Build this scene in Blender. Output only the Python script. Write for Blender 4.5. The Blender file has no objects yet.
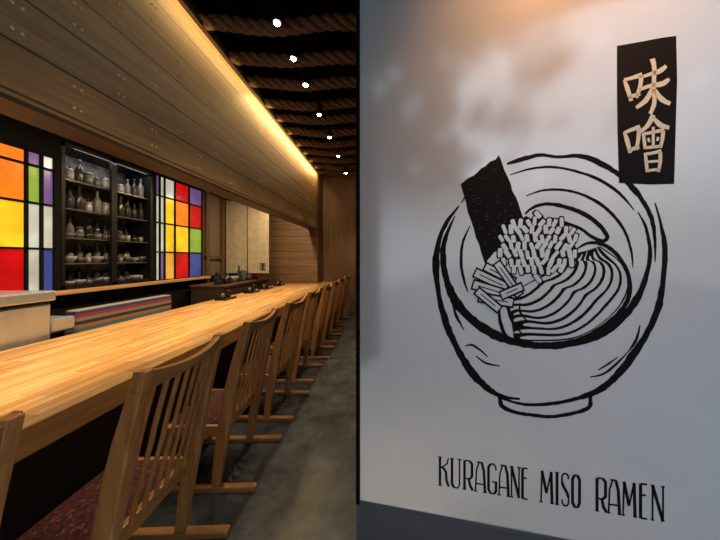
import bpy, math, random
from mathutils import Vector, Matrix
random.seed(7)
S=bpy.context.scene
try:
    S.view_settings.view_transform='Standard'
except Exception: pass
COL=S.collection

# ---------------------------------------------------------------- materials
def new_mat(name):
    m=bpy.data.materials.new(name); m.use_nodes=True
    nt=m.node_tree; b=nt.nodes['Principled BSDF']
    return m,nt,b
def plain(name,c,rough=.5,metal=0,emit=None,es=0,noise=0.0,nscale=20,spec=None):
    m,nt,b=new_mat(name)
    b.inputs['Base Color'].default_value=(*c,1)
    b.inputs['Roughness'].default_value=rough
    b.inputs['Metallic'].default_value=metal
    if spec is not None: b.inputs['Specular IOR Level'].default_value=spec
    if emit:
        b.inputs['Emission Color'].default_value=(*emit,1); b.inputs['Emission Strength'].default_value=es
    if noise>0:
        tc=nt.nodes.new('ShaderNodeTexCoord'); n=nt.nodes.new('ShaderNodeTexNoise'); n.inputs['Scale'].default_value=nscale
        n.inputs['Detail'].default_value=5
        r=nt.nodes.new('ShaderNodeValToRGB')
        r.color_ramp.elements[0].position=.3; r.color_ramp.elements[1].position=.7
        r.color_ramp.elements[0].color=(*[x*(1-noise) for x in c],1)
        r.color_ramp.elements[1].color=(*[min(1,x*(1+noise)) for x in c],1)
        nt.links.new(tc.outputs['Object'],n.inputs['Vector']); nt.links.new(n.outputs['Fac'],r.inputs['Fac'])
        nt.links.new(r.outputs['Color'],b.inputs['Base Color'])
    return m
def wood(name,c1,c2,axis='Y',up='Z',rough=.4,brick=None,grain=1.0,mortar=(.02,.012,.008)):
    m,nt,b=new_mat(name); L=nt.links
    tc=nt.nodes.new('ShaderNodeTexCoord'); sp=nt.nodes.new('ShaderNodeSeparateXYZ')
    L.new(tc.outputs['Object'],sp.inputs[0])
    mp=nt.nodes.new('ShaderNodeMapping'); 
    sc={'X':(1.2,22,22),'Y':(22,1.2,22),'Z':(22,22,1.2)}[axis]
    mp.inputs['Scale'].default_value=[s*grain for s in sc]
    L.new(tc.outputs['Object'],mp.inputs['Vector'])
    n=nt.nodes.new('ShaderNodeTexNoise'); n.inputs['Scale'].default_value=1.6; n.inputs['Detail'].default_value=6; n.inputs['Distortion'].default_value=.6
    L.new(mp.outputs[0],n.inputs['Vector'])
    r=nt.nodes.new('ShaderNodeValToRGB'); r.color_ramp.elements[0].position=.3; r.color_ramp.elements[1].position=.72
    r.color_ramp.elements[0].color=(*c1,1); r.color_ramp.elements[1].color=(*c2,1)
    L.new(n.outputs['Fac'],r.inputs['Fac']); out=r.outputs['Color']
    if brick:
        cb=nt.nodes.new('ShaderNodeCombineXYZ')
        L.new(sp.outputs[axis],cb.inputs[0]); L.new(sp.outputs[up],cb.inputs[1])
        bt=nt.nodes.new('ShaderNodeTexBrick'); bt.inputs['Scale'].default_value=1
        bt.inputs['Brick Width'].default_value=brick[0]; bt.inputs['Row Height'].default_value=brick[1]; bt.inputs['Mortar Size'].default_value=brick[2]
        bt.offset=.37; bt.offset_frequency=2; bt.inputs['Mortar Smooth'].default_value=.2
        v=brick[3]
        bt.inputs['Color1'].default_value=(1,1,1,1); bt.inputs['Color2'].default_value=(v,v*.9,v*.8,1); bt.inputs['Mortar'].default_value=(*mortar,1)
        L.new(cb.outputs[0],bt.inputs['Vector'])
        mx=nt.nodes.new('ShaderNodeMix'); mx.data_type='RGBA'; mx.blend_type='MULTIPLY'; mx.inputs['Factor'].default_value=1
        L.new(out,mx.inputs['A']); L.new(bt.outputs['Color'],mx.inputs['B']); out=mx.outputs['Result']
    L.new(out,b.inputs['Base Color']); b.inputs['Roughness'].default_value=rough
    return m

M={}
M['counter']=wood('butcher_block',(.50,.27,.09),(.76,.47,.19),'Y','X',.26,(.36,.042,.0012,.66),mortar=(.5,.4,.3))
M['fascia']=wood('fascia_planks',(.26,.145,.065),(.42,.25,.12),'Y','Z',.5,(9.0,.195,.006,.85),mortar=(.2,.16,.12))
M['fascia_dark']=wood('dark_soffit_wood',(.03,.015,.008),(.06,.03,.015),'Y','Z',.5)
M['endwall']=wood('end_wall_planks',(.11,.062,.028),(.18,.105,.05),'X','Z',.5,(3,.16,.006,.8),mortar=(.2,.15,.1))
M['endwallv']=wood('vertical_panelling',(.20,.115,.062),(.29,.175,.095),'Z','X',.5,(5,.12,.004,.92),mortar=(.55,.5,.45))
M['front']=wood('counter_front_wood',(.025,.013,.006),(.045,.022,.01),'Z','Y',.6)
M['chair']=wood('chair_wood',(.31,.12,.033),(.50,.235,.072),'Z','X',.36,grain=1.6)
M['chair_y']=wood('chair_rail_wood',(.25,.10,.028),(.39,.18,.056),'Y','X',.36,grain=1.6)
M['chair_x']=wood('chair_runner_wood',(.26,.115,.036),(.40,.19,.066),'X','Z',.4,grain=1.6)
M['sill']=wood('sill_wood',(.35,.18,.07),(.5,.28,.12),'Y','Z',.4)
M['post']=wood('post_wood',(.06,.03,.015),(.10,.055,.026),'Z','X',.5)
M['black']=plain('matte_black_paint',(.004,.004,.0045),.85,spec=.1)
M['blackmetal']=plain('black_metal',(.005,.005,.006),.45,.0,spec=.2)
M['ceil']=plain('black_ceiling_paint',(.003,.0028,.0028),.95,noise=.3,nscale=4,spec=.05)
M['steel']=plain('brushed_steel',(.58,.64,.72),.3,.8,noise=.1,nscale=8)
M['plaster']=plain('cream_plaster',(.10,.08,.055),.8,noise=.08,nscale=6)
M['cloth']=plain('linen_cloth',(.33,.29,.20),.9,noise=.15,nscale=12)
M['rope']=plain('hemp_rope',(.095,.053,.028),.9,noise=.5,nscale=45)
M['ceramic_w']=plain('pale_ceramic',(.20,.20,.195),.2)
M['ceramic_g']=plain('grey_ceramic',(.06,.06,.06),.25)
M['ceramic_k']=plain('black_lacquer',(.012,.011,.011),.2)
M['bottle']=plain('dark_glass_bottle',(.02,.02,.02),.08)
M['bottle2']=plain('clear_glass_bottle',(.11,.115,.115),.08)
M['redlac']=plain('red_lacquer',(.35,.03,.02),.25)
M['bulb']=plain('lamp_glow',(1,.9,.7),.5,0,(1,.92,.76),80)
M['basewall']=plain('slate_blue_paint',(.08,.095,.12),.5,noise=.15,nscale=3)
M['pave']=plain('pale_bounce_ground',(.78,.79,.80),.8,noise=.1,nscale=3)
def floor_mat():
    m,nt,b=new_mat('polished_grey_concrete'); L=nt.links
    tc=nt.nodes.new('ShaderNodeTexCoord'); n=nt.nodes.new('ShaderNodeTexNoise'); n.inputs['Scale'].default_value=3.3; n.inputs['Detail'].default_value=9; n.inputs['Roughness'].default_value=.7
    L.new(tc.outputs['Object'],n.inputs['Vector'])
    r=nt.nodes.new('ShaderNodeValToRGB'); r.color_ramp.elements[0].position=.35;r.color_ramp.elements[1].position=.7
    r.color_ramp.elements[0].color=(.022,.024,.027,1); r.color_ramp.elements[1].color=(.095,.10,.108,1)
    L.new(n.outputs['Fac'],r.inputs['Fac']); L.new(r.outputs['Color'],b.inputs['Base Color'])
    b.inputs['Roughness'].default_value=.26
    return m
M['floor']=floor_mat()
def seat_mat():
    m,nt,b=new_mat('red_woven_fabric'); L=nt.links
    tc=nt.nodes.new('ShaderNodeTexCoord'); ck=nt.nodes.new('ShaderNodeTexVoronoi'); ck.inputs['Scale'].default_value=130
    L.new(tc.outputs['Object'],ck.inputs['Vector'])
    r=nt.nodes.new('ShaderNodeValToRGB'); r.color_ramp.interpolation='CONSTANT'
    e=r.color_ramp.elements; e[0].position=0; e[0].color=(.09,.01,.011,1); e[1].position=.45; e[1].color=(.025,.005,.007,1)
    x=e.new(.8); x.color=(.14,.055,.035,1)
    L.new(ck.outputs['Color'],r.inputs['Fac']); L.new(r.outputs['Color'],b.inputs['Base Color']); b.inputs['Roughness'].default_value=.9
    return m
M['seat']=seat_mat()
def stripe_mat():
    m,nt,b=new_mat('striped_fabric'); L=nt.links
    tc=nt.nodes.new('ShaderNodeTexCoord'); sp=nt.nodes.new('ShaderNodeSeparateXYZ'); L.new(tc.outputs['Object'],sp.inputs[0])
    a=nt.nodes.new('ShaderNodeMath'); a.operation='MULTIPLY'; a.inputs[1].default_value=4.0; L.new(sp.outputs['Z'],a.inputs[0])
    f=nt.nodes.new('ShaderNodeMath'); f.operation='FRACT'; L.new(a.outputs[0],f.inputs[0])
    r=nt.nodes.new('ShaderNodeValToRGB'); r.color_ramp.interpolation='CONSTANT'; e=r.color_ramp.elements
    cs=[(.30,.03,.02),(.03,.04,.14),(.30,.26,.20),(.14,.02,.02),(.04,.14,.20),(.32,.13,.03),(.03,.02,.02),(.2,.18,.16)]
    e[0].position=0; e[0].color=(*cs[0],1); e[1].position=1/8; e[1].color=(*cs[1],1)
    for i in range(2,8):
        q=e.new(i/8); q.color=(*cs[i],1)
    L.new(f.outputs[0],r.inputs['Fac']); L.new(r.outputs['Color'],b.inputs['Base Color']); b.inputs['Roughness'].default_value=.9
    return m
M['stripe']=stripe_mat()
def glass_col(name,c,s):
    m,nt,b=new_mat(name); L=nt.links
    tc=nt.nodes.new('ShaderNodeTexCoord'); n=nt.nodes.new('ShaderNodeTexNoise'); n.inputs['Scale'].default_value=4; n.inputs['Detail'].default_value=4
    L.new(tc.outputs['Object'],n.inputs['Vector'])
    r=nt.nodes.new('ShaderNodeValToRGB'); r.color_ramp.elements[0].position=.3; r.color_ramp.elements[1].position=.7
    r.color_ramp.elements[0].color=(*[x*.5 for x in c],1); r.color_ramp.elements[1].color=(*c,1)
    L.new(n.outputs['Fac'],r.inputs['Fac']); L.new(r.outputs['Color'],b.inputs['Emission Color']); b.inputs['Emission Strength'].default_value=s  # pane glow is emission standing in for light from behind
    b.inputs['Base Color'].default_value=(*[x*.3 for x in c],1); b.inputs['Roughness'].default_value=.15
    return m
G={'orange':glass_col('orange_glass',(1,.2,.01),1.35),'yellow':glass_col('yellow_glass',(.95,.56,.02),1.15),'red':glass_col('red_glass',(.5,.006,.006),1.1),
 'green':glass_col('green_glass',(.25,.42,.05),.9),'white':glass_col('pale_glass',(.55,.58,.48),.95),'blue':glass_col('blue_glass',(.06,.08,.32),.85),
 'purple':glass_col('violet_glass',(.2,.12,.34),.75),'amber':glass_col('amber_glass',(.8,.42,.05),.95)}

# ---------------------------------------------------------------- mesh builder
class MB:
    def __init__(s): s.v=[];s.f=[];s.mi=[];s.m=[]
    def _m(s,mat):
        if mat not in s.m: s.m.append(mat)
        return s.m.index(mat)
    def add(s,vs,fs,mat):
        k=len(s.v); s.v+= [tuple(x) for x in vs]; i=s._m(mat)
        for f in fs: s.f.append(tuple(a+k for a in f)); s.mi.append(i)
        return s
    def box(s,x0,x1,y0,y1,z0,z1,mat):
        vs=[(x,y,z) for x in(x0,x1) for y in(y0,y1) for z in(z0,z1)]
        return s.add(vs,[(0,1,3,2),(4,6,7,5),(0,4,5,1),(2,3,7,6),(0,2,6,4),(1,5,7,3)],mat)
    def prism(s,poly,z0,z1,mat):
        n=len(poly); vs=[(x,y,z0) for x,y in poly]+[(x,y,z1) for x,y in poly]
        fs=[tuple(range(n))[::-1],tuple(range(n,2*n))]+[(i,(i+1)%n,(i+1)%n+n,i+n) for i in range(n)]
        return s.add(vs,fs,mat)
    def pathxz(s,pts,y0,y1,mat):
        vs=[];fs=[]
        for x,z,w in pts: vs+=[(x-w/2,y0,z),(x+w/2,y0,z),(x+w/2,y1,z),(x-w/2,y1,z)]
        for i in range(len(pts)-1):
            a=4*i
            for j in range(4): fs.append((a+j,a+(j+1)%4,a+4+(j+1)%4,a+4+j))
        e=4*(len(pts)-1); fs+=[(3,2,1,0),(e,e+1,e+2,e+3)]
        return s.add(vs,fs,mat)
    def lathe(s,prof,c,mat,n=20):
        vs=[];fs=[]
        for r,z in prof:
            for k in range(n):
                a=2*math.pi*k/n; vs.append((c[0]+r*math.cos(a),c[1]+r*math.sin(a),c[2]+z))
        for i in range(len(prof)-1):
            for k in range(n): fs.append((i*n+k,i*n+(k+1)%n,(i+1)*n+(k+1)%n,(i+1)*n+k))
        fs.append(tuple(range(n))[::-1]); fs.append(tuple(range((len(prof)-1)*n,len(prof)*n)))
        return s.add(vs,fs,mat)
    def tube(s,pts,r,mat,n=8):
        vs=[];fs=[]; P=[Vector(p) for p in pts]
        for i,p in enumerate(P):
            t=(P[min(i+1,len(P)-1)]-P[max(i-1,0)]).normalized()
            u=t.cross(Vector((0,0,1))); 
            if u.length<.01: u=t.cross(Vector((0,1,0)))
            u.normalize(); w=t.cross(u)
            for k in range(n):
                a=2*math.pi*k/n; vs.append(p+r*(math.cos(a)*u+math.sin(a)*w))
        for i in range(len(P)-1):
            for k in range(n): fs.append((i*n+k,i*n+(k+1)%n,(i+1)*n+(k+1)%n,(i+1)*n+k))
        fs.append(tuple(range(n))[::-1]); fs.append(tuple(range((len(P)-1)*n,len(P)*n)))
        return s.add(vs,fs,mat)
    def obj(s,name,parent=None,loc=(0,0,0),smooth=False,bevel=0,**kw):
        me=bpy.data.meshes.new(name); me.from_pydata(s.v,[],s.f); 
        for m in s.m: me.materials.append(m)
        for p,i in zip(me.polygons,s.mi): p.material_index=i; p.use_smooth=smooth
        me.update()
        o=bpy.data.objects.new(name,me); COL.objects.link(o); o.location=loc
        if parent: o.parent=parent
        if bevel:
            b=o.modifiers.new('Bevel','BEVEL'); b.width=bevel; b.segments=2; b.limit_method='ANGLE'
        for k,v in kw.items(): o[k]=v
        return o
def empty(name,loc,**kw):
    o=bpy.data.objects.new(name,None); COL.objects.link(o); o.location=loc; o.empty_display_size=.1
    for k,v in kw.items(): o[k]=v
    return o
def copy_tree(src,loc,rotz=0):
    def cp(o,par):
        n=o.copy(); COL.objects.link(n)
        if par is not None: n.parent=par
        for c in list(o.children): cp(c,n)
        return n
    n=cp(src,None); n.location=loc; n.rotation_euler=(0,0,rotz)
    return n
def struct(mb,name,label,cat,**k): 
    return mb.obj(name,kind='structure',label=label,category=cat,**k)

EYE=1.3; F=270.0; CX=385.0; CY=258.0; YE=6.3
# ---------------------------------------------------------------- room shell
struct(MB().prism([(-3.6,-1.4),(-1.15,-1.4),(-1.15,.7),(1.9,.7),(1.9,7.6),(-3.6,7.6)],-.1,0,M['floor']),'floor','polished grey concrete floor of the restaurant','floor')
struct(MB().prism([(-1.15,-1.4),(-3.6,-1.4),(-6,-30),(12,-30),(6,.7),(-1.15,.7)],-.1,0,M['pave']),'floor_bounce','unseen pale pavement added to lighten the sign reflection','pavement')  # pale ground added out of view, reaching indoors, to lighten the sign reflection
struct(MB().box(-1.45,1.9,-.75,YE+.1,3.35,3.45,M['ceil']),'ceiling','matte black painted high ceiling','ceiling')
struct(MB().box(-3.6,-1.65,-1.4,5.8,2.5,2.6,M['black']).box(-1.65,-1.55,-1.4,5.8,3.1,3.45,M['black']),'ceiling_kitchen','low black ceiling over the kitchen','ceiling')
KX=-3.0
wb=MB()
wb.box(KX-.4,KX,-1.4,5.8,0,1.0,M['black'])
wb.box(KX-.4,KX,-1.4,5.8,2.4,2.5,M['black'])
wb.box(KX-.4,KX,-1.4,.9,1.0,2.4,M['black'])
wb.box(KX-.4,KX,2.47,2.5,1.0,2.4,M['black'])
wb.box(KX-.4,KX,3.48,3.53,1.0,2.4,M['black'])
wb.box(KX-.4,KX,4.45,5.8,1.0,2.4,M['plaster'])
wb.box(KX-.4,KX-.34,2.5,3.48,1.0,2.4,M['black'])
wb.box(KX-.4,KX,.9,2.47,2.2,2.4,M['black'])
struct(wb,'wall_left','black and cream wall behind the kitchen','wall')
struct(MB().box(KX-.02,KX+.1,2.3,4.5,.965,1.0,M['sill']),'trim_1','light wooden ledge below the stained glass','ledge',bevel=.005)
tb=MB()
for y in (4.47,4.9,5.35): tb.box(KX,KX+.05,y,y+.07,0,2.5,M['post'])
tb.box(KX,KX+.04,4.47,5.8,1.28,1.33,M['post'])
struct(tb,'trim_2','dark wooden posts and rails on plaster wall','timber framing')
struct(MB().box(-3.4,-1.55,5.8,5.95,0,3.45,M['endwall']),'wall_far','horizontal wooden plank wall closing the kitchen','wall')
struct(MB().box(-1.55,-1.45,5.8,YE,0,3.45,M['endwall']),'wall_return','wooden plank return wall','wall')
struct(MB().box(-1.6,1.9,YE,YE+.1,0,3.45,M['endwallv']),'wall_end','vertical wood panelled wall at the aisle end','wall')
struct(MB().box(1.8,1.9,.9,YE,0,3.35,M['endwallv']),'wall_right','wood panelled wall along the aisle','wall')
struct(MB().box(-3.4,-1.1,-1.4,-1.3,0,3.35,M['black']),'wall_light_shield','unseen black wall added to shield the room from daylight','wall')  # added behind the camera to keep world daylight off the restaurant side
# fascia
fb=MB(); fb.box(-1.47,-1.45,-1.4,5.8,1.925,3.1,M['fascia']); fb.box(-1.65,-1.47,-1.4,5.8,1.92,3.1,M['fascia_dark'])
fb.box(-1.475,-1.44,-1.4,5.8,1.905,1.925,M['fascia_dark'])
PEG=plain('brass_peg',(.85,.62,.32),.4)
for k in range(14):
    y=.42+k*.42
    if y>5.7: break
    for r in range(6):
        for dz in (.05,.15):
            for dy in (0,.03):
                z=1.95+r*.195+dz
                if z>3.08: continue
                yy=y+dy+(.21 if r%2 else 0)
                if yy>5.75: continue
                n=8; vs=[(-1.444,yy,z)]+[(-1.449,yy+.0065*math.cos(6.283*a/n),z+.0065*math.sin(6.283*a/n)) for a in range(n)]
                fb.add(vs,[(0,1+a,1+(a+1)%n) for a in range(n)],PEG)
struct(fb,'trim_3','deep wooden plank fascia with pegs above the counter','fascia beam')
struct(MB().box(-1.47,-1.44,-1.4,5.8,3.1,3.13,M['fascia_dark']).box(-1.5,-1.45,-1.4,5.8,3.13,3.35,M['black']),'trim_4','narrow dark wooden cap on top of the fascia','moulding')

# ---------------------------------------------------------------- stained glass windows
def window(name,cols,rows,grid,label):
    mb=MB(); X=KX-.012
    for i in range(len(cols)-1):
        for j in range(len(rows)-1):
            c=grid[i][j]
            mb.add([(X,cols[i],rows[j]),(X,cols[i+1],rows[j]),(X,cols[i+1],rows[j+1]),(X,cols[i],rows[j+1])],[(0,1,2,3)],G[c])
    w=.010
    for y in cols: mb.box(X-.02,KX+.005,y-w,y+w,rows[0],rows[-1],M['black'])
    for z in rows: mb.box(X-.02,KX+.005,cols[0],cols[-1],z-w,z+w,M['black'])
    return struct(mb,name,label,'window')
window('window_1',[.92,1.5,1.86,2.26,2.36,2.455],[1.0,1.38,1.77,2.09,2.22],
  [['yellow','red','orange','white'],['red','orange','yellow','white'],['red','yellow','orange','orange'],['white','white','green','purple'],['blue','white','purple','white']],'stained glass window with orange, yellow and red panes')
window('window_2',[3.53,3.60,3.68,3.86,4.14,4.43],[1.0,1.38,1.77,2.13,2.4],
  [['white','white','white','purple'],['purple','white','white','white'],['amber','yellow','yellow','white'],['red','yellow','orange','red'],['blue','green','red','purple']],'stained glass window with red, yellow, green and blue panes')

# ---------------------------------------------------------------- display cabinet
cab=empty('display_cabinet',(KX-.17,2.99,1.0),label='black glazed display cabinet full of bottles and bowls',category='cabinet')
c=MB(); y0,y1=-.49,.49; 
c.box(-.16,.16,y0,y0+.02,0,1.39,M['blackmetal']); c.box(-.16,.16,y1-.02,y1,0,1.39,M['blackmetal']); c.box(-.16,.16,y0,y1,0,.02,M['blackmetal']); c.box(-.16,.16,y0,y1,1.37,1.39,M['blackmetal'])
c.box(-.165,-.155,y0,y1,0,1.39,plain('grey_cabinet_back',(.07,.07,.068),.5,noise=.9,nscale=14))
c.obj('cabinet_body',cab)
SH=[.25,.50,.78,1.06]
for z in SH: MB().box(-.15,.13,y0+.02,y1-.02,z-.012,z,M['ceramic_g']).obj('shelf',cab)
for a,b in((y0+.0,.0),(0,y1)):
    d=MB(); 
    d.box(.15,.175,a,a+.03,0,1.39,M['blackmetal']); d.box(.15,.175,b-.03,b,0,1.39,M['blackmetal']); d.box(.15,.175,a,b,0,.04,M['blackmetal']); d.box(.15,.175,a,b,1.35,1.39,M['blackmetal'])
    d.obj('door',cab)
profs={
 'bottle':[(.0,0),(.03,0),(.032,.02),(.032,.12),(.028,.14),(.011,.17),(.010,.215),(.013,.217),(.013,.23),(0,.23)],
 'jar':[(0,0),(.035,0),(.042,.03),(.042,.09),(.034,.11),(.034,.12),(.038,.122),(.036,.14),(.01,.15),(0,.155)],
 'bowl':[(0,0),(.022,0),(.022,.01),(.04,.02),(.058,.05),(.063,.075),(.060,.075),(.05,.045),(.0,.02)],
 'teapot':[(0,0),(.035,0),(.05,.025),(.052,.05),(.04,.075),(.02,.085),(.018,.09),(.01,.095),(.01,.105),(0,.107)],
 'cup':[(0,0),(.022,0),(.026,.04),(.028,.08),(.025,.08),(.022,.02),(0,.015)]}
def teapot_mesh(mat):
    mb=MB().lathe(profs['teapot'],(0,0,0),mat)
    mb.tube([(0,.045,.04),(0,.07,.05),(0,.085,.08)],.008,mat)
    mb.tube([(0,-.045,.03),(0,-.075,.035),(0,-.08,.06),(0,-.045,.07)],.005,mat)
    return mb
kinds=[('bottle','bottle'),('bottle','bottle2'),('jar','ceramic_g'),('jar','ceramic_w'),('bowl','ceramic_w'),('teapot','ceramic_k'),('cup','ceramic_w'),('teapot','ceramic_g'),('bowl','ceramic_g')]
cache={}
def thing(kind,mat,loc,where,group=None,sc=1):
    key=(kind,mat)
    if key not in cache:
        mb=teapot_mesh(M[mat]) if kind=='teapot' else MB().lathe(profs[kind],(0,0,0),M[mat])
        o=mb.obj(kind,smooth=True); cache[key]=o
    else:
        o=cache[key].copy(); COL.objects.link(o)
    o.location=loc; o.scale=(sc,)*3; o.rotation_euler=(0,0,random.uniform(-.4,.4))
    colr={'bottle':'dark glass','bottle2':'clear glass','ceramic_g':'grey ceramic','ceramic_w':'pale ceramic','ceramic_k':'black glazed','redlac':'red lacquer','steel':'steel'}[mat]
    o['label']=f'{colr} {kind} {where}'; o['category']=kind
    if group: o['group']=group
    elif 'group' in o: del o['group']
    return o
for zi,z in enumerate([.02]+SH):
    for row,xo in ((0,.075),(1,-.065)):
        n=11
        for k in range(n):
            y=2.99-.43+k*.086+(.04 if row else 0)
            if y>2.99+.44: continue
            tall=row==1
            if zi in(3,4): ch=kinds[random.choice([0,1,0,2,0,3])]
            elif zi==2: ch=kinds[random.choice([0,1,2,0] if tall else [5,7,3,2,6])]
            elif zi==1: ch=kinds[random.choice([0,2,3,1] if tall else [4,7,8,6,5])]
            else: ch=kinds[random.choice([0,2,1,3] if tall else [4,5,6,8,7])]
            thing(ch[0],ch[1],(KX-.17+xo,y,1.0+z),'on a shelf of the black cabinet','tableware in the display cabinet',random.choice([.7,.8,.9]) if ch[0]!='bottle' else random.choice([.8,.92,1.02]))

# ---------------------------------------------------------------- counter
ct=empty('bar_counter',(-1.17,0,0),label='long butcher-block wooden bar counter with pale orange top',category='counter')
t=MB(); t.prism([(0,-.9),(0,YE),(-.28,YE),(-.28,5.8),(-1.1,5.8),(-1.1,-.9)],.648,.75,M['counter']); t.obj('worktop',ct,bevel=.006)
MB().box(-.44,-.40,-.9,5.78,0,.648,M['front']).box(-1.08,-1.04,-.9,5.78,0,.648,M['front']).obj('front_panel',ct)
MB().box(-.50,-.44,-.9,5.78,.12,.16,M['blackmetal']).obj('foot_rail',ct)

# ---------------------------------------------------------------- chairs
def build_chair(loc):
    ch=empty('dining_chair',loc,label='light wooden slat-back chair with red woven seat at the counter',category='chair',group='chairs along the counter')
    HW=.205; SZ=.37
    post=[(.0,.035,.044),(.02,.18,.054),(.042,.33,.064),(.058,.43,.068),(.085,.58,.064),(.115,.72,.056),(.142,.82,.048),(.176,.945,.038)]
    def lerp(path,z):
        for (xa,za,wa),(xb,zb,wb) in zip(path,path[1:]):
            if za<=z<=zb:
                t=(z-za)/(zb-za); return xa+(xb-xa)*t
        return path[-1][0]
    for sy in(-1,1):
        y=sy*HW
        b=MB(); b.pathxz(post,y-.018,y+.018,M['chair']); b.obj('back_leg',ch,bevel=.005)
        l=MB(); l.pathxz([(-.27,.035,.035),(-.265,.2,.04),(-.26,SZ,.045)],y-.018,y+.018,M['chair']); l.obj('front_leg',ch,bevel=.004)
        r=MB(); r.box(-.32,.22,y-.02,y+.02,0,.034,M['chair_x']); r.obj('runner',ch,bevel=.008)
        MB().box(-.24,.02,y-.012,y+.012,SZ-.06,SZ,M['chair_x']).obj('seat_rail',ch,bevel=.003)
    MB().box(-.275,-.25,-HW+.018,HW-.018,SZ-.06,SZ,M['chair_y']).obj('seat_rail',ch,bevel=.003)
    MB().box(.015,.04,-HW+.018,HW-.018,SZ-.06,SZ,M['chair_y']).obj('seat_rail',ch,bevel=.003)
    MB().box(-.27,-.245,-HW+.018,HW-.018,.13,.16,M['chair_y']).obj('stretcher',ch,bevel=.003)
    cm=MB(); vs=[];fs=[]; N=10
    for i in range(N+1):
        for j in range(N+1):
            u=i/N*2-1; v=j/N*2-1
            z=SZ+.002+.035*(1-u**6)*(1-v**6)
            vs.append((-.13+u*.145,v*(HW-.022),z))
    for i in range(N):
        for j in range(N): fs.append((i*(N+1)+j,(i+1)*(N+1)+j,(i+1)*(N+1)+j+1,i*(N+1)+j+1))
    cm.add(vs,fs,M['seat']); cm.box(-.275,.015,-HW+.022,HW-.022,SZ-.015,SZ+.002,M['seat'])
    cm.obj('seat',ch,smooth=True)
    for k in range(7):
        y=-.156+k*.052
        bow=.020*(1-(y/HW)**2)
        pts=[(lerp(post,z)+bow*min(1,max(0,(z-.42)/.2)),z,.012) for z in (.36,.43,.5,.57,.64,.7,.76,.82,.89)]
        MB().pathxz(pts,y-.008,y+.008,M['chair']).obj('back_slat',ch,bevel=.002)
    rl=MB(); vs=[];fs=[];K=13; EX=HW+.022
    for k in range(K):
        y=-EX+2*EX*k/(K-1); t=y/EX
        x=.158+.026*(1-t*t); z0=.875; z1=.916+.032*(t*t)
        vs+=[(x-.013,y,z0),(x+.013,y,z0),(x+.025,y,z1),(x-.001,y,z1)]
    for k in range(K-1):
        a=4*k
        for j in range(4): fs.append((a+j,a+4+j,a+4+(j+1)%4,a+(j+1)%4))
    fs+=[(0,1,2,3),(4*K-1,4*K-2,4*K-3,4*K-4)]
    rl.add(vs,fs,M['chair_y']); rl.obj('top_rail',ch,bevel=.004)
    return ch
ch0=build_chair((-1.02,.40,0))
for k in range(1,9):
    copy_tree(ch0,(-.95+random.uniform(-.010,.012),.40+.655*k,0),random.uniform(-.03,.05))

# ---------------------------------------------------------------- kitchen
st=empty('steel_kitchen_unit',(-2.62,1.45,0),label='brushed stainless steel kitchen unit beside the counter',category='kitchen equipment')
MB().box(-.25,.27,-.5,.45,0,.98,M['steel']).obj('cabinet_body',st,bevel=.01)
MB().box(-.26,.285,-.51,.47,1.0,1.07,M['steel']).box(-.25,.27,-.5,.45,.98,1.0,M['blackmetal']).obj('lid',st,bevel=.02)
MB().box(.0,.25,.47,.62,.76,.86,M['steel']).obj('side_shelf',st,bevel=.012)
be=empty('bench',(-2.72,3.05,0),label='dark wooden bench with multicoloured striped upholstery',category='bench')
MB().box(-.2,.2,-.6,.5,.0,.4,M['front']).obj('bench_base',be,bevel=.005)
MB().box(-.2,.2,-.6,.5,.4,.48,M['stripe']).obj('seat_cushion',be,bevel=.02)
MB().box(-.2,-.08,-.6,.5,.48,.82,M['stripe']).obj('backrest',be,bevel=.02)
sb=empty('sideboard',(-2.66,4.65,0),label='dark wooden kitchen sideboard behind the counter',category='sideboard')
MB().box(-.25,.25,-.6,.9,0,.86,M['front']).obj('cabinet_body',sb)
MB().box(-.27,.27,-.62,.92,.86,.89,M['post']).obj('worktop',sb,bevel=.004)
for k,(kd,mt,dx,dy,sc) in enumerate([('jar','ceramic_k',.1,-.5,1.3),('teapot','ceramic_k',.12,-.32,1.5),('bowl','ceramic_w',.1,-.1,1.4),('bottle','bottle',.1,.08,1.2),('jar','ceramic_g',.1,.22,1.3),('teapot','ceramic_g',.1,.42,1.4),('bowl','redlac',.12,.62,1.2)]):
    thing(kd,mt,(-2.66+dx,4.65+dy,.89),'on the dark sideboard','crockery on the sideboard',sc)
for k,y in enumerate((3.6,4.3,4.8,5.4)):
    cd=empty('condiment_tray',(-2.12,y,.75),label='black condiment tray standing on the counter edge',category='tray',group='condiment trays on the counter')
    MB().box(-.07,.07,-.13,.13,0,.012,M['ceramic_k']).box(-.07,-.062,-.13,.13,0,.03,M['ceramic_k']).box(.062,.07,-.13,.13,0,.03,M['ceramic_k']).obj('tray',cd)
    thing('cup','ceramic_g',(-2.12,y-.07,.763),'on a black condiment tray','condiment cups on the trays',.9)
    thing('jar','ceramic_k',(-2.12,y+.06,.763),'on a black condiment tray','condiment jars on the trays',.7)

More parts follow.
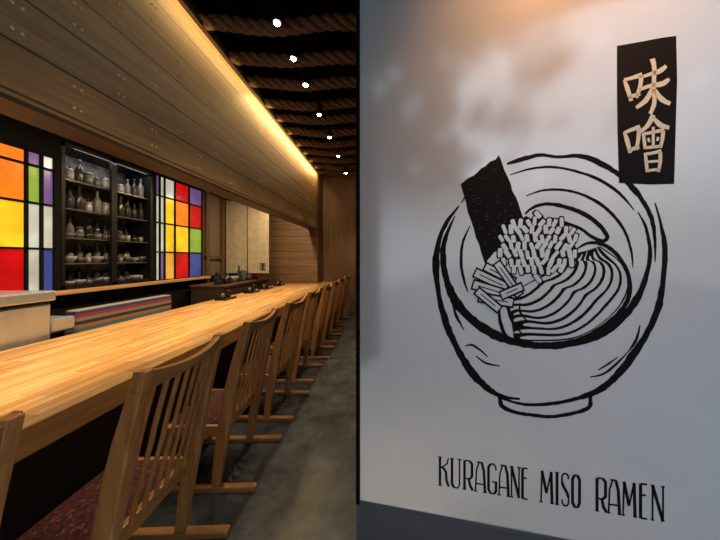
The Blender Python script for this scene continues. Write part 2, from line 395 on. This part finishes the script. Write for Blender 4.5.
def curtain(x0,x1,y,z0,z1):
    w=empty('hanging_curtain',((x0+x1)/2,y,z0),label='plain beige linen sheet with small dark mark, hanging over the pass',category='curtain')
    mb=MB(); N=24; vs=[];fs=[]; W=(x1-x0)/2
    for i in range(N+1):
        x=-W+2*W*i/N
        for z in (0,(z1-z0)):
            vs.append((x,.002*math.sin(i*.9),z))
    for i in range(N): fs.append((2*i,2*i+2,2*i+3,2*i+1))
    mb.add(vs,fs,M['cloth']); mb.box(-.008,.008,-.006,-.003,0,z1-z0,M['plaster']); mb.obj('cloth',w,smooth=True)
    MB().tube([(-W-.01,0,z1-z0+.01),(W+.01,0,z1-z0+.01)],.012,M['post']).obj('rod',w)
    m=MB()
    for k in range(4): m.box(W-.16,W-.06,-.008,-.005,.06+k*.035,.075+k*.035,M['black'])
    m.box(W-.12,W-.10,-.0085,-.005,.05,.19,M['black'])
    m.obj('printed_mark',w,label='small dark printed emblem')
curtain(-2.94,-2.15,5.0,1.02,2.36)

# ---------------------------------------------------------------- ropes
rp=MB(); L=3.24
for s in range(3):
    pts=[]
    for i in range(0,201):
        u=i/200; x=-L/2+L*u; a=2*math.pi*(u*11+s/3); sag=-.04*math.sin(u*math.pi*3)**2
        pts.append((x,.030*math.cos(a),.030*math.sin(a)+sag))
    rp.tube(pts,.027,M['rope'],8)
rope=rp.obj('rope',loc=(.175,1.78,3.178),smooth=True,label='thick twisted brown hemp rope strung across the black ceiling',category='rope',group='ropes across the ceiling')
for k in range(1,12):
    o=rope.copy(); COL.objects.link(o); o.location=(.175,1.78+.37*k,3.178); o.rotation_euler=(random.uniform(-.5,.5),0,random.uniform(-.02,.02))
for k in range(2):
    x=(-1.2,.9)[k]
    MB().box(-.03,.03,-2.6,2.1,0,.115,M['ceil']).obj('ceiling_batten',loc=(x,4.1,3.235),label='black metal batten fixed to the ceiling',category='batten',group='ceiling battens')

# ---------------------------------------------------------------- spot lights
def spotlamp(loc):
    e=empty('ceiling_spotlight',loc,label='small black cylindrical ceiling spotlight, lit warm white',category='spotlight',group='ceiling spotlights')
    MB().lathe([(0,0.0),(.026,0.0),(.03,.0),(.03,.1),(.026,.11),(.0,.11)],(0,0,0),M['blackmetal']).obj('housing',e,smooth=False)
    MB().lathe([(0,-.014),(.016,-.014),(.024,-.004),(0,-.002)],(0,0,0),M['bulb'],16).obj('bulb',e,smooth=True)
    MB().tube([(0,0,.11),(0,0,.35)],.008,M['blackmetal']).obj('stem',e)
def light(kind,name,loc,energy,color,rot=(0,0,0),size=.1,size_y=None,spot=None,blend=.6):
    l=bpy.data.lights.new(name,kind); l.energy=energy; l.color=color
    if kind=='AREA':
        l.size=size
        if size_y: l.shape='RECTANGLE'; l.size_y=size_y
    elif kind=='SPOT': l.spot_size=spot; l.spot_blend=blend; l.shadow_soft_size=size
    else: l.shadow_soft_size=size
    o=bpy.data.objects.new(name,l); COL.objects.link(o); o.location=loc; o.rotation_euler=rot
    return o
WARM=(1,.72,.42)
for y in (1.35,1.95,2.3,2.65,3.2,3.8,4.5,5.4):
    spotlamp((-.78,y,3.0))
    light('SPOT','spot_lamp',(-.78,y,2.97),50,(1,.78,.5),(0,math.radians(-2),0),.02,spot=math.radians(85),blend=.7)
for y in (.6,1.5,2.5,3.5,4.6):
    light('AREA','counter_downlight',(-1.8,y,2.48),26,WARM,(0,0,0),.12)
light('AREA','counter_downlight',(-1.8,5.3,2.48),4,WARM,(0,0,0),.12)
light('AREA','cove_strip',(-1.33,4.35,3.09),21,(1,.70,.28),(0,math.radians(52),0),.02,2.8)
light('AREA','cove_strip',(-1.33,2.3,3.09),3.5,(1,.70,.28),(0,math.radians(52),0),.02,1.2)
light('AREA','cabinet_fill',(KX-.02,3.0,2.36),4,(1,.97,.94),(0,math.radians(12),0),.08,.8)  # added fill, no fitting behind it, to lift the shelf contents
# ---------------------------------------------------------------- glass sign partition
K=.2053; Z0=1.0
def plane_pt(px,py,off=0):
    dx=(px-CX)/F; dz=(CY-py)/F
    y=Z0/(1+K*dx)
    x=dx*y; z=EYE+dz*y
    nx,ny=-K/math.sqrt(1+K*K),-1/math.sqrt(1+K*K)
    return Vector((x+nx*off,y+ny*off,z))
P0=plane_pt(360,258); P0.z=0
ux=Vector((1,-K,0)).normalized()
ang=math.atan2(ux.y,ux.x)
sign=empty('window_sign',(P0.x,P0.y,.385),label='frosted glass window sign with black ramen bowl illustration',category='sign')
sign.rotation_euler=(0,0,ang)
inv=(Matrix.Translation((P0.x,P0.y,.385))@Matrix.Rotation(ang,4,'Z')).inverted()
def loc(px,py,off): return tuple(inv@plane_pt(px,py,off*.22))
def film_mat():
    m,nt,b=new_mat('frosted_window_film'); L=nt.links
    b.inputs['Base Color'].default_value=(.72,.77,.82,1); b.inputs['Roughness'].default_value=.6
    g=nt.nodes.new('ShaderNodeBsdfGlossy'); g.inputs['Roughness'].default_value=.11; g.inputs['Color'].default_value=(.93,.97,1,1)
    mx=nt.nodes.new('ShaderNodeMixShader'); mx.inputs[0].default_value=.44
    L.new(b.outputs[0],mx.inputs[1]); L.new(g.outputs[0],mx.inputs[2]); L.new(mx.outputs[0],nt.nodes['Material Output'].inputs['Surface'])
    return m
FILM=film_mat()
INK=plain('black_vinyl',(.004,.004,.005),.6,spec=.15)
CREAM=plain('cream_vinyl',(.72,.78,.74),.6)
PALE=FILM
W=1.75; H=2.55
MB().box(0,W,0,.02,0,H,FILM).obj('film_sheet',sign,label='frosted pale grey glass sheet')
MB().box(-.014,.0,-.006,.03,-.012,H,M['black']).box(0,W,-.003,.03,-.010,0,M['basewall']).obj('frame',sign,label='thin black metal frame')
wp=MB(); wp.box(-.014,W,.0,.1,0,.374,M['basewall'])
o=wp.obj('wall_partition',loc=(P0.x,P0.y,0),kind='structure',label='low slate painted wall under the glass sign',category='wall'); o.rotation_euler=(0,0,ang)

def cr(pts,sub=6):
    if len(pts)<3: 
        return pts
    out=[]; n=len(pts)
    for i in range(n-1):
        p0=pts[max(i-1,0)];p1=pts[i];p2=pts[i+1];p3=pts[min(i+2,n-1)]
        for k in range(sub):
            t=k/sub
            out.append(tuple(.5*((2*p1[j])+(-p0[j]+p2[j])*t+(2*p0[j]-5*p1[j]+4*p2[j]-p3[j])*t*t+(-p0[j]+3*p1[j]-3*p2[j]+p3[j])*t**3) for j in range(3)))
    out.append(pts[-1]); return out
def stroke(mb,pts,off=.002,mat=None,smooth=True,rough=0.0,sub=6):
    P=cr(pts,sub) if smooth else pts
    vs=[];fs=[]
    for i,(x,y,w) in enumerate(P):
        a=P[max(i-1,0)]; b=P[min(i+1,len(P)-1)]
        d1=(x-a[0],y-a[1]); d2=(b[0]-x,b[1]-y)
        l1=math.hypot(*d1); l2=math.hypot(*d2)
        if l1<1e-6: d1,l1=d2,l2
        if l2<1e-6: d2,l2=d1,l1
        d1=(d1[0]/l1,d1[1]/l1); d2=(d2[0]/l2,d2[1]/l2)
        tx,ty=d1[0]+d2[0],d1[1]+d2[1]; l=math.hypot(tx,ty) or 1; tx/=l; ty/=l
        c=max(.45,tx*d1[0]+ty*d1[1]); nx,ny=-ty/c,tx/c
        w1=w/2*(1+random.uniform(-rough,rough)); w2=w/2*(1+random.uniform(-rough,rough))
        vs+=[loc(x+nx*w1,y+ny*w1,off),loc(x-nx*w2,y-ny*w2,off)]
    for i in range(len(P)-1): fs.append((2*i,2*i+1,2*i+3,2*i+2))
    mb.add(vs,fs,mat or INK)
def poly(mb,pts,off=.002,mat=None):
    mb.add([loc(x,y,off) for x,y in pts],[tuple(range(len(pts)))],mat or INK)
# --- bowl
bw=MB()
R=.14
stroke(bw,[(459,206,1.5),(447,222,4),(439,240,4.5),(436,262,7),(438,290,5),(445,320,7),(456,346,6),(470,370,8),(485,386,6.5),(501,396,4),(520,399,2)],rough=R)
stroke(bw,[(655,203,1.5),(661,225,3),(665,250,5.5),(663,280,5),(658,308,7.5),(646,335,6),(631,358,8.5),(613,379,7),(597,391,6.5),(575,399,4),(548,404,3.5),(522,404,3),(498,397,2)],rough=R)
stroke(bw,[(461,203,1),(470,190,2.5)],rough=R)
stroke(bw,[(507,164,2),(520,160,4.5),(540,155,3.6),(558,157,3),(580,156,4.5),(600,163,6),(618,174,4.5),(632,187,6),(644,203,4.5),(652,220,4.5),(655,242,3),(655,262,1)],rough=R)
stroke(bw,[(510,175,1),(530,169,2),(552,167,2.6),(575,171,2.4),(600,180,3.2),(620,194,3),(634,210,1)],rough=R)
stroke(bw,[(455,216,1),(446,236,4),(443,256,6),(446,278,6.5),(455,300,9),(470,318,8.5),(490,332,10),(515,342,7.5),(545,346,7),(575,343,6.5),(600,334,8.5),(620,320,7.5),(636,300,7.5),(646,277,5),(650,252,4),(646,228,3),(638,212,1)],rough=R)
stroke(bw,[(470,226,1),(463,242,2.5),(461,262,3),(464,280,2.5),(468,292,1)],rough=R)
stroke(bw,[(526,196,1),(545,190,2.2),(570,191,2.5),(592,199,3),(610,212,3.5),(624,230,3),(631,250,2.4),(633,268,1)],rough=R)
stroke(bw,[(500,396,4),(502,406,4.5),(515,412,3.6),(532,415,3.4),(552,416.5,3.4),(574,413,3.6),(589,407,4.5),(590,396,4)],rough=R)
for s in ([(465,346,1),(472,345,2.2),(480,350,2),(488,357,1)],[(476,356,1),(486,363,2.2),(500,366,1)],[(590,377,1),(603,374,2.2),(615,365,2.6),(628,352,1)],[(598,370,1),(608,364,2),(618,357,1)],
          [(640,325,1),(636,340,3),(628,352,1)],[(452,300,1),(456,315,3),(464,330,1)]):
    stroke(bw,s,rough=R)
bw.obj('bowl_drawing',sign,label='black brush-drawn ramen bowl outline')
ng=MB()
stroke(ng,[(525,214,2),(534,207,3),(548,204,3.4),(566,207,4),(584,214,4.4),(599,225,4.4),(607,236,4.4),(603,241,3.8),(592,237,3.4),(581,229,3.2),(566,223,3),(552,219,2)],rough=R)
ng.obj('garnish_drawing',sign,label='drawing of a long curled garnish strip')
# --- noodles
nd=MB()
A=[(572,254,0),(563,262,0),(548,272,0),(530,282,0),(513,291,0),(502,299,0)]
B=[(600,246,0),(622,264,0),(628,290,0),(610,317,0),(572,339,0),(514,341,0)]
def ipol(path,t):
    q=cr(path,10); f=t*(len(q)-1); i=min(int(f),len(q)-2); f-=i
    return (q[i][0]*(1-f)+q[i+1][0]*f,q[i][1]*(1-f)+q[i+1][1]*f)
NK=30
Aq=[ipol(A,k/NK) for k in range(NK+1)]; Bq=[ipol(B,k/NK) for k in range(NK+1)]
def grid(s,k):
    x,y=Aq[k][0]*(1-s)+Bq[k][0]*s, Aq[k][1]*(1-s)+Bq[k][1]*s
    e=4*s*(1-s)
    return (x+3.2*e*math.sin(k*.62+2.0),y+3.2*e*math.sin(k*.62))
vs=[];fs=[]
for k in range(NK+1):
    for s in (-.04,.5,1.04): x,y=grid(max(0,min(1,s)),k); vs.append(loc(x,y,.002))
for k in range(NK): 
    for j in (0,1): fs.append((3*k+j,3*k+j+1,3*k+j+4,3*k+j+3))
nd.add(vs,fs,INK)
n=8
for i in range(n):
    s=(i+.5)/n; pts=[]
    k0=(3,2,1,0,2,1,0,0)[i]; k1=NK-(0,2,0,1,0,2,0,1)[i]
    for k in range(k0,k1+1):
        x,y=grid(s,k); a=grid(s-.5/n,k); b=grid(s+.5/n,k)
        p=grid(s,max(0,k-1)); q=grid(s,min(NK,k+1)); tx,ty=q[0]-p[0],q[1]-p[1]; l=math.hypot(tx,ty)
        w=abs((b[0]-a[0])*ty-(b[1]-a[1])*tx)/l
        w=max(.5,w-2.9-.6*math.sin(k*.5+i*2))
        if k in (k0,k1): w*=.4
        pts.append((x,y,w))
    stroke(nd,pts,.0026,FILM,rough=.06,sub=2)
stroke(nd,[(574,251,1),(588,243,3),(604,245,4),(618,256,4),(628,275,4.6),(629,295,4.6),(620,312,5),(600,329,5),(575,341,5),(540,345,4.5),(512,342,4),(501,325,3.5),(499,305,2)],.0034,rough=.12)
for q in ([(511,300,1),(509,312,2.8),(514,324,2.8),(524,336,1)],[(520,303,1),(520,312,2.4),(528,322,1)]):
    stroke(nd,q,.0034,rough=.12)
nd.obj('noodles_drawing',sign,label='bold black line drawing of folded noodles')
# --- diced onion pile
cn=MB()
blob=[]
for k in range(60):
    a=2*math.pi*k/60; r=1+.05*math.sin(k*1.7)+.03*math.sin(k*2.9)
    blob.append((538+37*r*math.cos(a),246+30*r*math.sin(a)))
poly(cn,blob,.0036)
for r in range(-5,6):
    for q in range(-7,8):
        x=538+q*6.8+(3.4 if r%2 else 0); y=246+r*7.9
        d=((x-538)/39)**2+((y-246)/31)**2
        if d>1.05: continue
        x+=random.uniform(-.9,.9); y+=random.uniform(-1.3,1.3); an=random.uniform(-.5,.5)+.25*math.copysign(1,x-538)
        hw=2.0+random.uniform(-.2,.4); hh=4.1+random.uniform(-.4,.9); ca,sa=math.cos(an),math.sin(an)
        pts=[]
        for (u,v) in ((-1,-.75),(-.6,-1),(.6,-1),(1,-.75),(1,.75),(.6,1),(-.6,1),(-1,.75)):
            pts.append((x+u*hw*ca-v*hh*sa,y+u*hw*sa+v*hh*ca))
        poly(cn,[((px-x)*1.55+x,(py-y)*1.3+y) for px,py in pts],.0040+random.random()*.0001 if d>.65 else .0037)
        poly(cn,pts,.0046+random.random()*.0010,PALE)
cn.obj('topping_drawing',sign,label='drawing of a heap of diced onion pieces')
bs=MB()
for i,(x0,y0,x1,y1,w) in enumerate(((474,272,508,288,8),(472,284,512,296,8),(478,297,514,303,8),(484,266,515,282,7),(496,262,520,296,7),(476,290,500,310,7),(500,296,523,286,7))):
    of=.0064+i*.0016
    stroke(bs,[(x0,y0,w+3),(x1,y1,w+3)],of,smooth=False)
    l=math.hypot(x1-x0,y1-y0); tx,ty=(x1-x0)/l,(y1-y0)/l
    stroke(bs,[(x0+tx*1.6,y0+ty*1.6,w-.6),(x1-tx*1.6,y1-ty*1.6,w-1)],of+.0006,PALE,smooth=False)
    stroke(bs,[(x0+tx*6,y0+ty*6,1.1),(x1-tx*6,y1-ty*6,1.1)],of+.0011,smooth=False)
bs.obj('bamboo_shoot_drawing',sign)
nr=MB()
pts=[]
cor=[(460,185),(499,156),(524,218),(522,232),(512,241),(498,250),(485,263)]
for (a,b) in zip(cor,cor[1:]+cor[:1]):
    n=9
    for k in range(n):
        t=k/n; pts.append((a[0]*(1-t)+b[0]*t+random.uniform(-.9,.9),a[1]*(1-t)+b[1]*t+random.uniform(-.9,.9)))
poly(nr,pts,.0034)
GREY=plain('grey_vinyl',(.03,.03,.033),.6)
for k in range(36):
    u=random.random(); v=random.random()
    x=(464*(1-u)+498*u)*(1-v)+(487*(1-u)+519*u)*v; y=(189*(1-u)+163*u)*(1-v)+(252*(1-u)+226*u)*v
    stroke(nr,[(x,y,.9),(x+random.uniform(1,3.5),y+random.uniform(-2,0),.6)],.0042,GREY,smooth=False)
nr.obj('seaweed_drawing',sign,label='solid black seaweed sheet drawing')
lp=MB(); poly(lp,[(617,46),(640,42),(661,38),(676,36),(677,80),(675.5,130),(674,184),(650,184.5),(619,183),(617.5,130),(617,90)],.0034)
plate=lp.obj('name_plate',sign,label='black vertical plate with cream kanji')
kj=MB()
def ks(*p): stroke(kj,[(x,y,w*1.08) for x,y,w in p],.0046,CREAM,rough=.06)
ks((624,80,2.5),(627,88,4.2),(631,101,3.5)); ks((624,80,3),(632,78,3.4),(642,75,4.6)); ks((641,75,4.2),(640,86,3.6),(636,98,3.5)); ks((628,98,3),(633,96,3.4),(640,94,3.4))
ks((642,77,2.5),(651,74,3.4),(660,71,4.6),(666,66,3)); ks((639,90,2.8),(650,86,3.6),(662,84,4.8),(669,79,3)); ks((652,59,5),(654,68,4.2),(653.5,88,3.8),(654,103,4),(650,114,3.4))
ks((652,89,3.8),(646,100,4.6),(636,108,3)); ks((654,89,3),(661,99,5),(670,104,3.6))
ks((624,132,2.6),(627,141,4.2),(630,153,3.4)); ks((624,133,2.8),(631,130,3.4),(640,127,4.4)); ks((639,128,4.2),(638,139,3.6),(636,150,3.4)); ks((628,151,3),(633,149,3.4),(639,147,3.4))
ks((653,115,4.6),(647,126,4),(637,134,2.6)); ks((653,118,3),(660,125,5),(669,128,3.4))
ks((643,133,2.8),(644,141,3.2),(645,149,3)); ks((644,134,2.8),(654,132,3),(664,130,3.6)); ks((663,131,3.8),(662,140,3.4),(660,148,3)); ks((645,148,2.8),(653,147,2.8),(661,146.5,2.8)); ks((653,127,2.8),(653,138,2.8),(653,147,2.5))
ks((648,138,2.3),(649,142,2.3)); ks((658,137,2.3),(657,141,2.3))
ks((645,153,2.8),(646,162,3.2),(647,172,3)); ks((646,154,2.8),(653,153,2.8),(661,151,3.5)); ks((660,152,3.6),(660,162,3.2),(658,172,3)); ks((647,162,2.2),(653,161.5,2.4),(660,161,2.2)); ks((647,171,2.8),(653,170,2.6),(660,169.5,2.8))
k_o=kj.obj('kanji_lettering',plate,label='cream brush-lettered kanji')
T,N_=1.35,.8
GL={'K':[(T,[(0,0),(0,1)]),(N_,[(1.05,1),(.9,.8),(0,.6)]),(T,[(.3,.67),(.75,.5),(.8,.2),(1.1,0)])],
'U':[(T,[(0,1),(0,.12),(.25,.0)]),(N_,[(.25,0),(.75,.0),(1,.12),(1,1)])],
'R':[(T,[(0,0),(0,1)]),(N_,[(0,1),(.7,1)]),(T,[(.7,1),(1,.9),(1,.48),(.7,.38)]),(N_,[(.7,.38),(0,.38)]),(T,[(.55,.38),(.75,.15),(1.1,0)])],
'A':[(N_,[(0,0),(.10,.72),(.38,1)]),(N_,[(.15,1),(.7,1)]),(T,[(.66,1),(.88,.72),(1,0)]),(N_,[(.04,.26),(.96,.26)])],
'G':[(N_,[(1,.8),(.95,.92),(.7,1),(.3,1)]),(T,[(.3,1),(0,.88),(0,.12),(.3,0)]),(N_,[(.3,0),(.7,0)]),(T,[(.7,0),(1,.1),(1,.40)]),(N_,[(1.15,.40),(.5,.40)])],
'N':[(N_,[(0,0),(0,1)]),(T,[(0,1),(1,.0)]),(N_,[(1,0),(1,1)])],
'E':[(T,[(0,0),(0,1)]),(N_,[(0,1),(1,1)]),(N_,[(0,0),(1,0)]),(N_,[(0,.68),(.85,.68)])],
'M':[(N_,[(0,0),(.08,1)]),(T,[(.08,1),(.5,.3)]),(N_,[(.5,.3),(.92,1)]),(T,[(.92,1),(1,0)])],
'I':[(T,[(.5,0),(.5,1)])],
'S':[(N_,[(1,.84),(.95,.94),(.7,1),(.3,1),(0,.92),(0,.72)]),(T,[(0,.72),(.2,.6),(.8,.4),(1,.28)]),(N_,[(1,.28),(1,.08),(.7,0),(.3,0),(.05,.06),(0,.18)])],
'O':[(T,[(.3,1),(0,.86),(0,.14),(.3,0)]),(N_,[(.3,0),(.7,0)]),(T,[(.7,0),(1,.14),(1,.86),(.7,1)]),(N_,[(.7,1),(.3,1)])]}
SER={'K':[(0,0),(0,1)],'U':[(0,1),(1,1)],'R':[(0,0)],'A':[(0,0),(1,0)],'G':[],'N':[(0,0),(0,1),(1,1)],'E':[],'M':[(0,0),(1,0)],'I':[(.5,0),(.5,1)],'S':[],'O':[]}
lt=MB()
spans=[('K',440,448),('U',452,459.5),('R',464.5,472),('A',475.5,485),('G',488.5,496),('A',499,508.5),('N',511.5,519),('E',522.5,527.5),
('M',541,552),('I',556,558),('S',562,568.5),('O',572.5,579.5),('R',597,605.5),('A',608.5,619.5),('M',623,635),('E',640.5,647),('N',652.5,663)]
for ch_,a,b in spans:
    def P_(u,v,du=0):
        x=a+(b-a)*u+du; yt=457+(x-440)*.133; yb=485+(x-440)*.164
        return (x,yb+(yt-yb)*v)
    for wt,pl in GL[ch_]:
        stroke(lt,[(*P_(u,v),(1.8+(a-440)*.003)*wt) for u,v in pl],.0024,smooth=False)
    for u,v in SER[ch_]:
        stroke(lt,[(*P_(u,v,-1.9),1.3),(*P_(u,v,1.9),1.3)],.0024,smooth=False)
lt.obj('lettering',sign,label='thin black art-nouveau capitals naming a miso ramen dish')

light('SPOT','sign_lamp',(.66,.30,3.1),150,(1,.45,.17),(math.radians(34),0,0),.08,spot=math.radians(62),blend=1)

# ---------------------------------------------------------------- world: overcast sky seen through trees
w=bpy.data.worlds.new('World'); S.world=w; w.use_nodes=True; nt=w.node_tree; L=nt.links
bg=nt.nodes['Background']
tc=nt.nodes.new('ShaderNodeTexCoord'); sp=nt.nodes.new('ShaderNodeSeparateXYZ'); L.new(tc.outputs['Generated'],sp.inputs[0])
n=nt.nodes.new('ShaderNodeTexNoise'); n.inputs['Scale'].default_value=5.5; n.inputs['Detail'].default_value=6; n.inputs['Roughness'].default_value=.65; L.new(tc.outputs['Generated'],n.inputs['Vector'])
def math_(op,a,b):
    m=nt.nodes.new('ShaderNodeMath'); m.operation=op
    for i,x in enumerate((a,b)):
        if isinstance(x,(int,float)): m.inputs[i].default_value=x
        else: L.new(x,m.inputs[i])
    return m.outputs[0]
v=math_('ADD',n.outputs['Fac'],math_('MULTIPLY',sp.outputs['X'],-.50))
v=math_('ADD',v,math_('MULTIPLY',sp.outputs['Z'],.18))
r=nt.nodes.new('ShaderNodeValToRGB'); e=r.color_ramp.elements
e[0].position=.50; e[0].color=(.80,.92,1.04,1); e[1].position=.62; e[1].color=(.015,.03,.04,1)
x=e.new(.56); x.color=(.22,.32,.41,1)
L.new(v,r.inputs['Fac'])
vo=nt.nodes.new('ShaderNodeTexVoronoi'); vo.inputs['Scale'].default_value=11; L.new(tc.outputs['Generated'],vo.inputs['Vector'])
r2=nt.nodes.new('ShaderNodeValToRGB'); e=r2.color_ramp.elements; e[0].position=.10; e[0].color=(.8,.9,1.0,1); e[1].position=.30; e[1].color=(0,0,0,1)
L.new(vo.outputs['Distance'],r2.inputs['Fac'])
ad=nt.nodes.new('ShaderNodeMix'); ad.data_type='RGBA'; ad.blend_type='ADD'; ad.inputs['Factor'].default_value=.5
L.new(r.outputs['Color'],ad.inputs['A']); L.new(r2.outputs['Color'],ad.inputs['B'])
# haze / distant street tone near the horizon
hz=nt.nodes.new('ShaderNodeMapRange'); hz.inputs['From Min'].default_value=.02; hz.inputs['From Max'].default_value=.34; hz.interpolation_type='SMOOTHSTEP'
L.new(sp.outputs['Z'],hz.inputs['Value'])
hm=nt.nodes.new('ShaderNodeMix'); hm.data_type='RGBA'; hm.inputs['A'].default_value=(.44,.50,.55,1)
L.new(hz.outputs['Result'],hm.inputs['Factor']); L.new(ad.outputs['Result'],hm.inputs['B'])
L.new(hm.outputs['Result'],bg.inputs['Color']); bg.inputs['Strength'].default_value=.78

# ---------------------------------------------------------------- camera
cam=bpy.data.cameras.new('Camera'); co=bpy.data.objects.new('Camera',cam); COL.objects.link(co)
co.location=(0,0,EYE); co.rotation_euler=(math.pi/2,0,0)
cam.sensor_width=36; cam.lens=F/720*36; cam.shift_x=-(CX-360)/720; cam.shift_y=-(270-CY)/720
cam.clip_start=.02
S.camera=co
